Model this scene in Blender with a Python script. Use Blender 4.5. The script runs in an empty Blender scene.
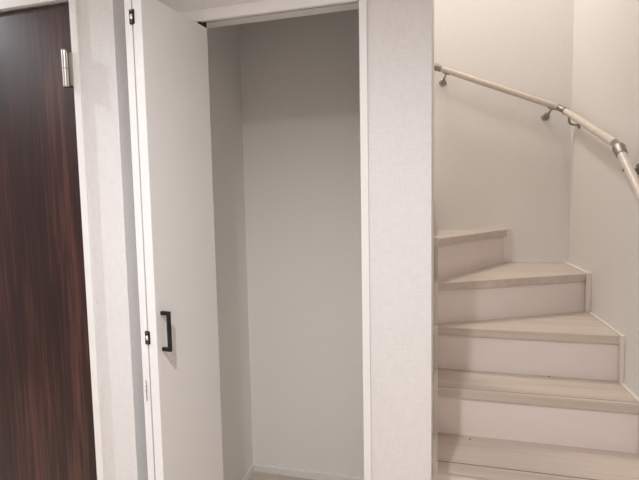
import bpy, bmesh, math, random
from mathutils import Vector, Matrix

# ---------------------------------------------------------------- camera / light
sc = bpy.context.scene
C = sc.collection
H = 1.377                                   # eye height above the floor
cam_d = bpy.data.cameras.new('camera')
cam_d.sensor_width = 36.0
cam_d.lens = 454.18 * 36 / 639
cam_d.clip_start = 0.02
cam = bpy.data.objects.new('camera', cam_d)
C.objects.link(cam)
yaw, pitch, roll = 0.257846695, 0.0788615494, 0.0184586163
f = Vector((-math.sin(yaw)*math.cos(pitch), math.cos(yaw)*math.cos(pitch), -math.sin(pitch)))
r0 = Vector((math.cos(yaw), math.sin(yaw), 0))
d0 = f.cross(r0)
r = r0*math.cos(roll) + d0*math.sin(roll)
d = -r0*math.sin(roll) + d0*math.cos(roll)
m = Matrix((r, -d, -f)).transposed().to_4x4()
m.translation = Vector((0, 0, H))
cam.matrix_world = m
sc.camera = cam

vs = sc.view_settings
vs.view_transform = 'Standard'; vs.look = 'None'; vs.gamma = 1; vs.use_curve_mapping = False
vs.exposure = 0.0

world = bpy.data.worlds.new('World'); sc.world = world
world.use_nodes = True
world.node_tree.nodes['Background'].inputs[0].default_value = (1, .95, .9, 1)
world.node_tree.nodes['Background'].inputs[1].default_value = 0.02

def lamp(name, kind, loc, power, col, size, target=None, spot=None, blend=.5):
    l = bpy.data.lights.new(name, kind)
    l.energy = power; l.color = col
    if kind == 'AREA': l.shape = 'DISK'; l.size = size
    else: l.shadow_soft_size = size
    if spot: l.spot_size = math.radians(spot); l.spot_blend = blend
    o = bpy.data.objects.new(name, l); C.objects.link(o)
    o.location = loc
    if target is not None:
        o.rotation_euler = (Vector(target) - Vector(loc)).to_track_quat('-Z', 'Y').to_euler()
    return o
# two recessed ceiling downlights in the hall, one lamp high in the stairwell, plus added fills
lamp('hall_downlight', 'SPOT', (-.318, .085, 2.37), 109, (.97, .965, 1), .035, (-.318, .085, 0), 165, 1.0)
lamp('corridor_downlight', 'SPOT', (-2.25, .90, 2.37), 134, (.89, .96, 1), .016, (-2.25, .90, 0), 170, 1.0)
lamp('rear_fill', 'AREA', (.2, -1.0, 2.38), 6.5, (1, .80, .62), .9)  # added soft fill behind the camera, lifts the risers and closet
lamp('door_haze_fill', 'AREA', (-3.1, -.55, 2.38), 12, (1, .90, .90), .5)  # added light that lays a pale haze on the brown door's top
lamp('stairwell_lamp', 'AREA', (.40, 2.2, 3.3), 3.0, (1, .95, .90), .35)
lamp('upper_hall_lamp', 'AREA', (-.6, 2.6, 4.5), 36.5, (1, .95, .91), .35, (.2, 2.6, 1.5))

# ---------------------------------------------------------------- materials
def base(name):
    mt = bpy.data.materials.new(name); mt.use_nodes = True
    nt = mt.node_tree
    return mt, nt, nt.nodes['Principled BSDF'], nt.nodes, nt.links
def plain(name, col, rough=.5, metal=0.0, var=.03, scale=8):
    mt, nt, b, N, L = base(name)
    b.inputs['Roughness'].default_value = rough
    b.inputs['Metallic'].default_value = metal
    tc = N.new('ShaderNodeTexCoord'); no = N.new('ShaderNodeTexNoise')
    no.inputs['Scale'].default_value = scale; no.inputs['Detail'].default_value = 3
    L.new(tc.outputs['Object'], no.inputs['Vector'])
    mx = N.new('ShaderNodeMix'); mx.data_type = 'RGBA'
    mx.inputs[6].default_value = tuple(c*(1-var) for c in col) + (1,)
    mx.inputs[7].default_value = tuple(min(1, c*(1+var)) for c in col) + (1,)
    L.new(no.outputs['Fac'], mx.inputs[0]); L.new(mx.outputs[2], b.inputs['Base Color'])
    return mt
def wallpaper(name, col, weave=1.0, strength=.25):
    """woven vinyl wallpaper: crossing fine threads as bump and a faint tone change"""
    mt, nt, b, N, L = base(name)
    b.inputs['Roughness'].default_value = .75
    b.inputs['Specular IOR Level'].default_value = .25
    tc = N.new('ShaderNodeTexCoord')
    outs = []
    for sca in ((170, 170, 38), (40, 40, 190)):
        mp = N.new('ShaderNodeMapping'); mp.inputs['Scale'].default_value = sca
        L.new(tc.outputs['Object'], mp.inputs['Vector'])
        no = N.new('ShaderNodeTexNoise'); no.inputs['Scale'].default_value = 1.0
        no.inputs['Detail'].default_value = 2; no.inputs['Roughness'].default_value = .5
        L.new(mp.outputs[0], no.inputs['Vector']); outs.append(no.outputs['Fac'])
    ad = N.new('ShaderNodeMath'); ad.operation = 'ADD'
    L.new(outs[0], ad.inputs[0]); L.new(outs[1], ad.inputs[1])
    hf = N.new('ShaderNodeMath'); hf.operation = 'MULTIPLY'; hf.inputs[1].default_value = .5
    L.new(ad.outputs[0], hf.inputs[0])
    mr = N.new('ShaderNodeMapRange'); mr.inputs['From Min'].default_value = .35; mr.inputs['From Max'].default_value = .65
    L.new(hf.outputs[0], mr.inputs['Value'])
    mx = N.new('ShaderNodeMix'); mx.data_type = 'RGBA'; v = .035*weave
    mx.inputs[6].default_value = tuple(c*(1-v) for c in col) + (1,)
    mx.inputs[7].default_value = tuple(min(1, c*(1+v)) for c in col) + (1,)
    L.new(mr.outputs[0], mx.inputs[0]); L.new(mx.outputs[2], b.inputs['Base Color'])
    bp = N.new('ShaderNodeBump'); bp.inputs['Strength'].default_value = strength*weave; bp.inputs['Distance'].default_value = .001
    L.new(hf.outputs[0], bp.inputs['Height']); L.new(bp.outputs[0], b.inputs['Normal'])
    return mt
def wood(name, dark, mid, light, scale, rough, axis, bump=.05, spec=.5, wide=.5):
    """grain runs along axis (0,1,2) of the object"""
    mt, nt, b, N, L = base(name)
    b.inputs['Roughness'].default_value = rough
    b.inputs['Specular IOR Level'].default_value = spec
    tc = N.new('ShaderNodeTexCoord')
    def layer(s, stretch, detail, dist):
        mp = N.new('ShaderNodeMapping')
        sv = [s, s, s]; sv[axis] = s/stretch
        mp.inputs['Scale'].default_value = sv
        L.new(tc.outputs['Object'], mp.inputs['Vector'])
        no = N.new('ShaderNodeTexNoise'); no.inputs['Scale'].default_value = 1
        no.inputs['Detail'].default_value = detail; no.inputs['Distortion'].default_value = dist
        L.new(mp.outputs[0], no.inputs['Vector'])
        return no.outputs['Fac']
    a = layer(scale*.18, 9, 3, .6); c = layer(scale, 22, 6, .25); e = layer(scale*3.2, 45, 3, 0)
    m1 = N.new('ShaderNodeMix'); m1.data_type = 'FLOAT'; m1.inputs[0].default_value = wide
    L.new(c, m1.inputs[2]); L.new(a, m1.inputs[3])
    m2 = N.new('ShaderNodeMix'); m2.data_type = 'FLOAT'; m2.inputs[0].default_value = .3
    L.new(m1.outputs[0], m2.inputs[2]); L.new(e, m2.inputs[3])
    cr = N.new('ShaderNodeValToRGB'); cr.color_ramp.elements[0].position = .36; cr.color_ramp.elements[1].position = .64
    cr.color_ramp.elements[0].color = dark + (1,); cr.color_ramp.elements[1].color = light + (1,)
    el = cr.color_ramp.elements.new(.5); el.color = mid + (1,)
    L.new(m2.outputs[0], cr.inputs[0]); L.new(cr.outputs[0], b.inputs['Base Color'])
    bp = N.new('ShaderNodeBump'); bp.inputs['Strength'].default_value = bump; bp.inputs['Distance'].default_value = .001
    L.new(m2.outputs[0], bp.inputs['Height']); L.new(bp.outputs[0], b.inputs['Normal'])
    return mt
M = {}
M['paper'] = wallpaper('woven_wallpaper', (.755, .735, .728))
M['closet_paper'] = wallpaper('smooth_wallpaper', (.89, .865, .83), .5)
M['stair_paper'] = wallpaper('stair_wallpaper', (.80, .77, .735), .5)
M['ceiling'] = wallpaper('ceiling_paper', (.84, .82, .80), .6)
M['trim'] = plain('white_trim', (.84, .82, .81), .42)
M['door_white'] = plain('white_door_sheet', (.78, .755, .735), .38, var=.01)
M['edge_white'] = plain('white_edge_band', (.85, .84, .83), .4)
M['black'] = plain('black_metal', (.003, .003, .003), .5)
M['gap'] = plain('gap_dark', (.012, .012, .012), .8)  # near-black for the guide rail and the shade painted into the leaf gap
M['steel'] = plain('brushed_steel', (.55, .53, .50), .28, 1.0)
M['chrome'] = plain('bright_pin', (.85, .85, .84), .18, 1.0)
M['nickel'] = plain('satin_nickel', (.30, .28, .26), .45, 1.0)
M['riser'] = plain('pale_riser_board', (.82, .735, .69), .5, var=.015)
M['groove'] = plain('brown_groove', (.06, .032, .02), .7)
M['stringer'] = plain('pale_stringer_board', (.76, .70, .63), .45, var=.015)
M['crumb'] = plain('dark_speck', (.07, .055, .045), .8)
M['ink'] = plain('grey_ink', (.16, .16, .16), .7)
M['tread'] = wood('whitewashed_tread', (.54, .45, .38), (.60, .515, .445), (.655, .578, .508), 26, .42, 0, .03, .4, .35)
M['floor'] = wood('pale_floorboard', (.52, .44, .36), (.60, .52, .44), (.67, .59, .51), 22, .4, 0, .03, .4, .4)
M['rail'] = wood('cream_handrail_wood', (.60, .52, .44), (.66, .585, .51), (.70, .63, .56), 40, .35, 1, .01, .5, .4)
M['walnut'] = wood('walnut_door', (.006, .0015, .0012), (.028, .0065, .0050), (.105, .038, .029), 55, .37, 2, .15, .42, .55)

# ---------------------------------------------------------------- helpers
def obj(name, bm, mat, parent=None, smooth=False, bevel=0.0, seg=2):
    bmesh.ops.recalc_face_normals(bm, faces=bm.faces)
    me = bpy.data.meshes.new(name); bm.to_mesh(me); bm.free()
    me.materials.append(mat)
    if smooth:
        for p in me.polygons: p.use_smooth = True
    o = bpy.data.objects.new(name, me); C.objects.link(o)
    if parent: o.parent = parent
    if bevel:
        b = o.modifiers.new('bevel', 'BEVEL'); b.width = bevel; b.segments = seg
        b.limit_method = 'ANGLE'; b.angle_limit = math.radians(35)
    if smooth:
        e = o.modifiers.new('edge', 'EDGE_SPLIT'); e.split_angle = math.radians(40)
    return o
def add_box(bm, x0, x1, y0, y1, z0, z1):
    v = [bm.verts.new((x, y, z)) for z in (z0, z1) for x, y in ((x0, y0), (x1, y0), (x1, y1), (x0, y1))]
    for q in ((0, 3, 2, 1), (4, 5, 6, 7), (0, 1, 5, 4), (1, 2, 6, 5), (2, 3, 7, 6), (3, 0, 4, 7)):
        bm.faces.new([v[i] for i in q])
def box(*a):
    bm = bmesh.new(); add_box(bm, *a); return bm
def add_prism(bm, pts, fn):
    """pts 2D polygon; fn(p, k) -> 3D for k = 0, 1"""
    a = [bm.verts.new(fn(p, 0)) for p in pts]; b = [bm.verts.new(fn(p, 1)) for p in pts]
    n = len(pts)
    bm.faces.new(a); bm.faces.new(b[::-1])
    for i in range(n): bm.faces.new((a[i], b[i], b[(i+1) % n], a[(i+1) % n]))
def plan(pts, z0, z1):
    bm = bmesh.new(); add_prism(bm, pts, lambda p, k: (p[0], p[1], (z0, z1)[k])); return bm
def add_tube(bm, path, rad, n=20):
    path = [Vector(p) for p in path]
    rads = rad if isinstance(rad, (list, tuple)) else [rad]*len(path)
    t0 = (path[1]-path[0]).normalized()
    u = t0.cross(Vector((0, 0, 1)));
    if u.length < .1: u = t0.cross(Vector((1, 0, 0)))
    u.normalize(); rings = []
    for i, p in enumerate(path):
        t = (path[min(i+1, len(path)-1)] - path[max(i-1, 0)])
        if t.length < 1e-7: t = t0
        t.normalize()
        u = (u - t*u.dot(t)).normalized(); w = t.cross(u)
        rings.append([bm.verts.new(p + (u*math.cos(2*math.pi*k/n) + w*math.sin(2*math.pi*k/n))*rads[i]) for k in range(n)])
    for a, b in zip(rings, rings[1:]):
        for k in range(n): bm.faces.new((a[k], a[(k+1) % n], b[(k+1) % n], b[k]))
    bm.faces.new(rings[0][::-1]); bm.faces.new(rings[-1])
def tube(path, rad, n=20):
    bm = bmesh.new(); add_tube(bm, path, rad, n); return bm
def along(p, q, st):
    """lathe between p and q: st = [(fraction or metres from p, radius)]"""
    p = Vector(p); t = (Vector(q)-p).normalized()
    return [p + t*s for s, _ in st], [r_ for _, r_ in st]
def struct(name, bm, mat, parent=None, **k):
    o = obj(name, bm, mat, parent, **k)
    if parent is None: o['kind'] = 'structure'
    return o
def thing(name, label, cat, loc):
    o = bpy.data.objects.new(name, None); C.objects.link(o)
    o.location = loc; o.empty_display_size = .1
    o['label'] = label; o['category'] = cat
    return o
def part(name, bm, mat, root, **k):
    """geometry is written in world coordinates, then moved under its thing"""
    w = Vector(root.location)
    p = root
    while p.parent: p = p.parent; w += p.location
    bmesh.ops.translate(bm, verts=bm.verts, vec=-w)
    return obj(name, bm, mat, root, **k)

# ---------------------------------------------------------------- the room
CE = 2.40
XL, XR, YB = -4.2, .752, -1.6
struct('floor', box(XL, XR, YB, 3.01, -.1, 0), M['floor'])
bm = bmesh.new()
add_box(bm, XL, XR, YB, 1.51, CE, CE+.1); add_box(bm, XL, -.022, 1.51, 2.16, CE, CE+.1)
struct('ceiling', bm, M['ceiling'])
# wall with the brown door: nearer to the viewer
DW = 1.197
bm = bmesh.new()
add_box(bm, XL, -1.87, DW, DW+.11, 0, CE); add_box(bm, -1.87, -1.072, DW, DW+.11, 2.045, CE)
add_box(bm, -1.072, -.935, DW, DW+.11, 0, CE)
struct('wall_door', bm, M['paper'])
struct('wall_return', box(-1.035, -.935, DW+.11, 1.46, 0, CE), M['paper'])
struct('wall_closet_left', box(-1.035, -.935, 1.46, 2.10, 0, CE), M['closet_paper'])
# closet front wall and closet shell
HB = 1.967                                     # underside of the closet track
bm = box(-.935, -.022, 1.41, 1.51, 2.045, CE)
add_box(bm, -.862, -.224, 1.41, 1.4135, 2.02, 2.045)
struct('wall_header', bm, M['paper'])
struct('wall_front', box(-.224, -.022, 1.41, 1.51, 0, 2.045), M['paper'])
struct('wall_closet_left_front', box(-.935, -.862, 1.41, 1.51, 0, 2.045), M['paper'])
struct('wall_closet_right', box(-.117, -.070, 1.51, 2.17, 0, CE), M['closet_paper'])
struct('wall_divider', box(-.070, -.022, 1.51, 2.17, 0, CE), M['stair_paper'])
struct('wall_closet_back', box(-1.035, -.117, 2.10, 2.17, 0, CE), M['closet_paper'])
# stairwell
struct('wall_back', box(-1.2, .852, 3.01, 3.11, 0, 5.0), M['stair_paper'])
struct('wall_right', box(XR, XR+.1, YB, 3.01, 0, 5.0), M['stair_paper'])
struct('wall_upper', box(-1.2, XR, 1.31, 1.41, CE+.1, 5.0), M['stair_paper'])
struct('wall_upper_left', box(-1.2, -.022, 1.51, 2.17, CE+.1, 5.0), M['stair_paper'])
struct('wall_stair_end', box(-1.3, -1.2, 2.17, 3.11, 0, 5.0), M['stair_paper'])
struct('ceiling_stairwell', box(-1.3, XR+.1, 1.31, 3.11, 5.0, 5.1), M['ceiling'])
struct('wall_rear', box(XL, XR, YB-.1, YB, 0, CE), M['paper'])
struct('wall_left', box(XL-.1, XL, YB, DW, 0, CE), M['paper'])

# closet trims: casing, head, skirtings
def closet_side(x0, x1, grow):
    bm = bmesh.new()
    add_box(bm, x0, x1, 1.401, 1.4145, 0, 1.9845)
    add_box(bm, x0, x1, 1.4145, 1.51, 0, 2.044); return bm
struct('trim_closet_right', closet_side(-.2345, -.2105, 1), M['trim'], bevel=.0015)
struct('trim_closet_left', closet_side(-.874, -.850, -1), M['trim'], bevel=.0015)
struct('trim_closet_head', box(-.874, -.2105, 1.401, 1.4135, 1.985, 2.022), M['trim'], bevel=.0015)
# the lower head board behind the front lip, with the guide slot between them
bm = bmesh.new()
add_box(bm, -.850, -.2345, 1.468, 1.512, 2.005, 2.044)
add_box(bm, -.850, -.2345, 1.414, 1.468, 2.036, 2.044)
struct('trim_closet_track', bm, M['trim'], bevel=.001)
bm = bmesh.new()
add_box(bm, -.849, -.2355, 1.4165, 1.4665, 2.0300, 2.0355)
add_box(bm, -.849, -.2355, 1.4165, 1.4195, 2.0120, 2.0300)
add_box(bm, -.849, -.2355, 1.4635, 1.4665, 2.0120, 2.0300)
struct('trim_guide_rail', bm, M['gap'])
BH = .035
struct('baseboard_closet_back', box(-.935, -.117, 2.091, 2.10, 0, BH), M['trim'], bevel=.001)
struct('baseboard_closet_left', box(-.935, -.926, 1.52, 2.091, 0, BH), M['trim'], bevel=.001)
struct('baseboard_closet_right', box(-.126, -.117, 1.52, 2.091, 0, BH), M['trim'], bevel=.001)

# ---------------------------------------------------------------- brown door
d1 = bpy.data.objects.new('door_1', None); C.objects.link(d1); d1['kind'] = 'structure'
d1['label'] = 'dark walnut-grained interior door in a white frame at the left'
d1.location = (-1.5, DW, 0)
part('door_leaf', box(-1.852, -1.0865, DW+.004, DW+.040, .008, 2.004), M['walnut'], d1, bevel=.001)
bm = bmesh.new()
add_box(bm, -1.0825, -1.0580, DW-.010, DW+.11, 0, 2.0095)
add_box(bm, -1.882, -1.8575, DW-.010, DW+.11, 0, 2.0095)
add_box(bm, -1.882, -1.0580, DW-.010, DW+.11, 2.010, 2.046)
fr = part('door_frame', bm, M['trim'], d1, bevel=.0015)
def butt_hinge(z, par):
    hx, hy = -1.0975, DW-.0225
    a = part('door_hinge', tube([(hx, hy, z-.052), (hx, hy, z+.052)], .0085, 20), M['steel'], par, smooth=True)
    bm = bmesh.new()
    add_box(bm, hx+.001, hx+.0175, DW-.0125, DW-.0100, z-.0500, z+.0500)
    add_box(bm, hx-.0015, hx+.0015, hy, DW+.006, z-.0505, z+.0505)
    pl = obj_part(bm, 'hinge_plate', M['steel'], a, par)
    bm = bmesh.new()
    for zz in (z-.0015, z+.0525, z-.0555):
        add_tube(bm, [(hx, hy, zz), (hx, hy, zz+.003)], .0092, 20)
    obj_part(bm, 'hinge_ring', M['nickel'], a, par)
def obj_part(bm, name, mat, parent, root, **k):
    bmesh.ops.translate(bm, verts=bm.verts, vec=-Vector(root.location))
    return obj(name, bm, mat, parent, **k)
butt_hinge(H+.424, d1); butt_hinge(.25, d1)

# ---------------------------------------------------------------- folding closet door
fd = thing('folding_door', 'white folding closet door pushed half open with a black pull handle', 'door', (-.80, 1.27, 0))
u = Vector((.1416, .9899, 0)); nrm = Vector((.9899, -.1416, 0))      # along the leaf, out of its room face
def leaf(A, u, n, L, t, z0, z1):
    A = Vector(A); pts = [A, A+u*L, A+u*L-n*t, A-n*t]
    return plan([(p.x, p.y) for p in pts], z0, z1)
T = .030
TL = .0245
Z0, Z1 = .012, H+.586
A = Vector((-.7845, 1.119, 0)); GAP = .006
def panel(A, u, n, L, T=.030):
    p = part('door_panel', leaf(A+u*.0012, u, n, L-.0012, T, Z0, Z1), M['door_white'], fd, bevel=.0008)
    bm = leaf(A-u*.0006, u, n, .0018, T, Z0, Z1)
    obj_part(bm, 'edge_band', M['edge_white'], p, fd)
    return p
pr = panel(A, u, nrm, .294)
pl = panel(A - nrm*(T+GAP) + u*.001, u, nrm, .290, TL)
# near-black strip standing in for the shade in the gap between the two leaves
G0 = A - nrm*(T+GAP/2); gx = G0.x
part('gap_shade_strip', leaf(G0 + nrm*(GAP/2-.0002) + u*.006, u, nrm, .02, GAP-.0004, Z0, Z1-.002), M['gap'], fd)
def fold_hinge(z):
    h = part('fold_hinge', box(gx-.0085, gx+.0085, 1.1205, 1.129, z-.0195, z+.0195), M['black'], fd, bevel=.0015)
    obj_part(tube([(gx, 1.1208, z-.0085), (gx, 1.1196, z-.0055), (gx, 1.1194, z+.004), (gx, 1.1208, z+.0075)], [.0015, .0037, .0037, .0015], 14), 'hinge_pin', M['chrome'], h, fd, smooth=True)
    bm = bmesh.new()
    for dz in (.0150, -.0150): add_tube(bm, [(gx, 1.1208, z+dz), (gx, 1.1190, z+dz)], .0022, 12)
    obj_part(bm, 'screw', M['nickel'], h, fd, smooth=True)
for z in (H+.523, H-.378, .14): fold_hinge(z)
# pull handle : square bar on two legs
def on_leaf(s, h, z): p = A + u*s + nrm*h; return Vector((p.x, p.y, z))
bm = bmesh.new()
def obox(bm, s0, s1, h0, h1, z0, z1):
    vs_ = [on_leaf(s, h, z) for z in (z0, z1) for s, h in ((s0, h0), (s1, h0), (s1, h1), (s0, h1))]
    v = [bm.verts.new(p) for p in vs_]
    for q in ((0, 3, 2, 1), (4, 5, 6, 7), (0, 1, 5, 4), (1, 2, 6, 5), (2, 3, 7, 6), (3, 0, 4, 7)): bm.faces.new([v[i] for i in q])
HS = .018
HZ1, HZ0 = H-.302, H-.420
obox(bm, HS, HS+.010, .021, .030, HZ0, HZ1)
obox(bm, HS, HS+.010, -.0005, .022, HZ1-.0105, HZ1)
obox(bm, HS, HS+.010, -.0005, .022, HZ0, HZ0+.0105)
part('pull_handle', bm, M['black'], fd, bevel=.001)
# tiny vertical maker's print on the left leaf's edge
random.seed(4)
bm = bmesh.new(); z = H-.508
while z > H-.568:
    w = random.uniform(.0008, .0032); x = gx-.0150
    add_box(bm, x-random.uniform(.0004, .0012), x+random.uniform(.0002, .0012), G0.y-.0005, G0.y+.006, z-w, z)
    z -= w + random.uniform(.0008, .0028)
obj_part(bm, 'fine_print', M['ink'], pl, fd)
# pivot and roller pin running in the track
part('guide_roller', tube([(-.760, 1.395, Z1-.002), (-.760, 1.395, 1.979)], .006, 14), M['black'], fd, smooth=True)
part('slot_shade_block', box(-.800, -.768, 1.422, 1.456, 1.982, 2.0095), M['black'], fd, bevel=.002)  # black block added for the darkness of the slot above the leaf
part('pivot_pin', tube([(-.795, 1.385, 0.0), (-.795, 1.385, Z0+.003)], .006, 14), M['black'], fd, smooth=True)

# ---------------------------------------------------------------- staircase
st = thing('staircase', 'pale whitewashed wooden winder staircase turning left against the wall', 'stairs', (.37, 2.2, 0))
X0, X1, Y1 = -.003, .737, 2.998
TH = .036
RISE = .200
zt = {1: H-.177, 2: H-.380, 3: H-.577, 4: H-.777, 5: H-.977, 6: H-1.177}
def inset_line(P, Q, s):
    """shift line P->Q by s to its left"""
    P = Vector(P); Q = Vector(Q); t = (Q-P).normalized(); n = Vector((-t.y, t.x)); return P+n*s, Q+n*s
def meet(P, Q, axis, val):
    t = (val-P[axis])/(Q[axis]-P[axis]); return P + (Q-P)*t
def tread(P, Q, back, z, rest):
    """P->Q front nose edge left to right; body polygon = groove line + rest"""
    gw = .006 if z < zt[3]-.01 else .003
    def shifted(s):
        a, b = inset_line(P, Q, s); return meet(a, b, *endL), meet(a, b, *endR)
    endL, endR = back
    a, b = shifted(0); c, d_ = shifted(.0165); e, f_ = shifted(.0165 + gw)
    bm = bmesh.new()
    def add(pts, z0, z1): add_prism(bm, pts, lambda p, k: (p[0], p[1], (z0, z1)[k]))
    add([a, b, d_, c], z-TH, z)                 # nose
    add([c, d_, f_, e], z-TH, z-.003)           # groove bottom
    add([e, f_] + rest, z-TH, z)                # board
    bmesh.ops.remove_doubles(bm, verts=bm.verts, dist=1e-6)
    t = part('tread', bm, M['tread'], st, bevel=.0012)
    bm = bmesh.new(); add([c+(d_-c)*.0005, d_, f_, e], z-.0031, z-.0022)
    obj_part(bm, 'anti_slip_groove', M['groove'], t, st)
    return t
def riser(P, Q, s, endL, endR, z0, z1):
    a, b = inset_line(P, Q, s); c, d_ = inset_line(P, Q, s+.010)
    pts = [meet(a, b, *endL), meet(a, b, *endR), meet(c, d_, *endR), meet(c, d_, *endL)]
    return part('riser', plan([(p.x, p.y) for p in pts], z0, z1), M['riser'], st)
V = lambda x, y: Vector((x, y))
eL, eR = (0, X0), (0, X1)
OV = .014                                        # nosing overhang
noses = {}
for k, y in ((6, 1.4645), (5, 1.687), (4, 1.910), (3, 2.132)):
    noses[k] = (V(X0, y), V(X1, y))
# winders: riser faces measured, nose stands OV in front
r2 = (V(X0, 2.187), V(X1, 2.589)); XW = .727; noses[2] = inset_line(*r2, -OV)
r1 = (V(X0, 2.280), V(.377, 2.975)); noses[1] = inset_line(*r1, -OV); eW = (0, XW)
def riser_face(k, s=OV):
    return inset_line(*noses[k], s)
for k in (6, 5, 4):
    yb = noses[k-1][0].y + OV + .006
    tread(*noses[k], (eL, eR), zt[k], [V(X1, yb), V(X0, yb)])
# third: from straight nose back to the 30 degree riser
a, b = inset_line(*noses[2], OV+.006)
tread(*noses[3], (eL, eR), zt[3], [meet(a, b, *eR), meet(a, b, *eL)])
a, b = inset_line(*noses[1], OV+.006)
pbk = meet(a, b, 1, Y1)
tread(*noses[2], (eL, eW), zt[2], [V(XW, Y1), pbk, meet(a, b, *eL)])
# first: 60 to 90 degrees, plus the steps hidden round the corner
eB = (1, Y1)
tread(*noses[1], (eL, eB), zt[1], [V(-.06, Y1), V(-.06, 2.18), V(-.03, 2.18)])
zr = {k: zt[k]-TH for k in zt}
riser(*noses[6], OV, eL, eR, 0, zr[6])
for k in (5, 4, 3): riser(*noses[k], OV, eL, eR, zt[k+1], zr[k])
riser(*noses[2], OV, eL, eW, zt[3], zr[2])
riser(*noses[1], OV, eL, eB, zt[2], zr[1])
for i in range(3):
    xr = -.046 - .222*i
    z = zt[1] + RISE*(i+1)
    part('riser', box(xr-.024, xr-.014, 2.19, Y1, z-RISE, z-TH), M['riser'], st)
    part('tread', box(xr-.222-.016, xr, 2.19, Y1, z-TH, z), M['tread'], st, bevel=.0012)
# stepped wall stringers (sawtooth boards)
SU, SF = .006, .019                               # above the tread, before the nose
def sawtooth(pairs, yend, low):
    """pairs [(nose y, z)] bottom to top -> outline in (y, z)"""
    pts = [(pairs[0][0]-SF, 0)]
    for i, (y, z) in enumerate(pairs):
        pts.append((y-SF, z+SU))
        if i+1 < len(pairs): pts.append((pairs[i+1][0]-SF, z+SU))
    pts += [(yend, pairs[-1][1]+SU), (yend, 0)]
    return pts
yl = {k: meet(*noses[k], 0, X0).y for k in (1, 2)}
yr2 = meet(*noses[2], 0, XW).y
straight = [(noses[k][0].y, zt[k]) for k in (6, 5, 4, 3)]
def yz(pts, x0, x1):
    bm = bmesh.new(); add_prism(bm, pts, lambda p, k: ((x0, x1)[k], p[0], p[1])); return bm
bm = yz(sawtooth(straight, yr2-.010, 0), X1, .7515)
add_box(bm, XW, .7515, yr2-.010, 3.0095, 0, zt[2]+SU)
part('stringer', bm, M['stringer'], st, bevel=.001)
part('stringer', yz(sawtooth(straight + [(yl[2], zt[2]), (yl[1]+.01, zt[1])], 2.36, 0), -.0215, X0), M['stringer'], st, bevel=.001)
xb = meet(*noses[1], 1, Y1).x
bm = bmesh.new()
pts = [(XW, 0), (XW, zt[2]+SU), (xb+.022, zt[2]+SU), (xb+.022, zt[1]+SU), (-.08, zt[1]+SU), (-.08, 0)]
add_prism(bm, pts, lambda p, k: (p[0], (Y1, 3.0095)[k], p[1]))
part('stringer', bm, M['stringer'], st, bevel=.001)
# dark crumbs on two treads
for (x, y, z, lab) in ((0.469, 2.135, zt[4], 'tiny dark crumb at the back of the second visible tread from the bottom'),
                       (0.126, 1.892, zt[5], 'tiny dark crumb at the back of the lowest visible tread')):
    bm = bmesh.new(); bmesh.ops.create_icosphere(bm, subdivisions=2, radius=.0034)
    random.seed(int(x*100))
    for v in bm.verts:
        v.co = Vector((v.co.x*random.uniform(.7, 1.1), v.co.y*random.uniform(.6, 1), v.co.z*.7+.0025))
    o = obj('crumb', bm, M['crumb']); o.location = (x, y, z); o['label'] = lab; o['category'] = 'crumb'

# ---------------------------------------------------------------- handrail
hr = thing('handrail', 'cream round wooden handrail with metal joints along the stair walls', 'handrail', (.70, 2.93, 1.6))
R = .0170
P0 = Vector((-.052, 2.935, H+.833)); P1 = Vector((.658, 2.932, H+.532))
P2 = Vector((.690, 2.895, H+.502)); P3 = Vector((.690, 2.105, H+.222))
P4 = Vector((.690, 2.060, H+.192)); P5 = Vector((.690, 1.30, H-.455))
t01 = (P1-P0).normalized(); t23 = (P3-P2).normalized(); t45 = (P5-P4).normalized()
part('rail_bar', tube([P0+t01*.010, P1-t01*.01], R), M['rail'], hr, smooth=True)
part('rail_bar', tube([P2+t23*.01, P3-t23*.01], R), M['rail'], hr, smooth=True)
part('rail_bar', tube([P4+t45*.01, P5], R), M['rail'], hr, smooth=True)
def lathe(p, t, st_): return tube([p+t*s for s, _ in st_], [q for _, q in st_], 24)
part('end_cap', lathe(P0, t01, [(-.004, .008), (-.003, .020), (0, .0215), (.044, .0215), (.046, .0190), (.068, .0190), (.070, .0172)]), M['nickel'], hr, smooth=True)
# corner joint
bm = lathe(P1, t01, [(-.040, R), (-.040, .0195), (-.004, .0195), (0, .0175)])
add_tube(bm, [P1, P1+(P2-P1)*.35+Vector((.004, .004, 0)), P1+(P2-P1)*.7+Vector((.004, .004, 0)), P2], .0165, 20)
q = lathe(P2, t23, [(0, .0175), (.003, .0195), (.026, .0195), (.026, R)])
me = bpy.data.meshes.new('tmp'); q.to_mesh(me); q.free(); bm.from_mesh(me); bpy.data.meshes.remove(me)
part('corner_joint', bm, M['nickel'], hr, smooth=True)
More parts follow.
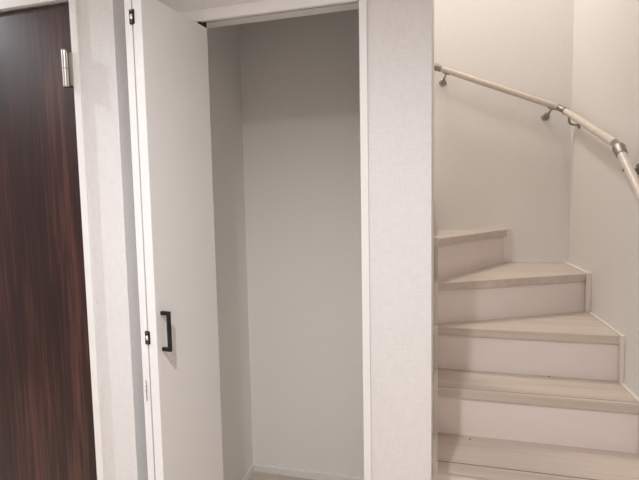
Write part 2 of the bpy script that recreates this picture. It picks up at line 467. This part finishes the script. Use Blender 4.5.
# swivel joint
bm = lathe(P3, t23, [(-.034, R), (-.034, .0200), (-.006, .0215), (-.006, .028), (.005, .0295), (.011, .026), (.014, .012)])
q = lathe(P4, t45, [(-.022, .012), (-.020, .021), (-.012, .0235), (.006, .0215), (.030, .0205), (.034, .0195), (.034, R)])
q.to_mesh(me := bpy.data.meshes.new('tmp2')); q.free(); bm.from_mesh(me); bpy.data.meshes.remove(me)
part('swivel_joint', bm, M['nickel'], hr, smooth=True)
def bracket(pt, wall, side):
    """pt on the rail axis; wall = rosette centre on the wall; side = direction out of the wall"""
    side = Vector(side); wall = Vector(wall); pt = Vector(pt)
    under = pt - Vector((0, 0, R+.002))
    a = wall + side*.010
    c1 = Vector((under.x if abs(side.x) else a.x, under.y if abs(side.y) else a.y, a.z-.004)) 
    path = []
    for i in range(13):
        t = i/12
        path.append(a*(1-t)**2 + c1*2*t*(1-t) + under*t*t)
    b = part('bracket', tube([wall + side*.004] + path, .0058, 14), M['nickel'], hr, smooth=True)
    bm = tube([wall, wall+side*.004, wall+side*.007, wall+side*.009], [.023, .023, .020, .012], 24)
    obj_part(bm, 'rosette', M['nickel'], b, hr, smooth=True)
    s = (t01 if abs(side.y) else (t23 if pt.y > 2.1 else t45))
    ring = lathe(under+Vector((0, 0, .0015)) - s*.021, s, [(0, .003), (.004, .0055), (.038, .0055), (.042, .003)])
    obj_part(ring, 'saddle', M['nickel'], b, hr, smooth=True)
def railpt(p, t, axis, v): return p + t*((v-p[axis])/t[axis])
bracket(railpt(P0, t01, 0, .042), (.022, 3.010, H+.742), (0, -1, 0))
bracket(railpt(P0, t01, 0, .628), (.612, 3.010, H+.494), (0, -1, 0))
bracket(railpt(P2, t23, 1, 2.80), (.752, 2.84, H+.412), (-1, 0, 0))
bracket(railpt(P4, t45, 1, 2.000), (.752, 2.035, H+.112), (-1, 0, 0))
q = railpt(P4, t45, 1, 1.965)
part('set_screw', tube([q + Vector((-R+.002, 0, -.004)), q + Vector((-R-.0025, 0, -.006))], .006, 14), M['nickel'], hr, smooth=True)
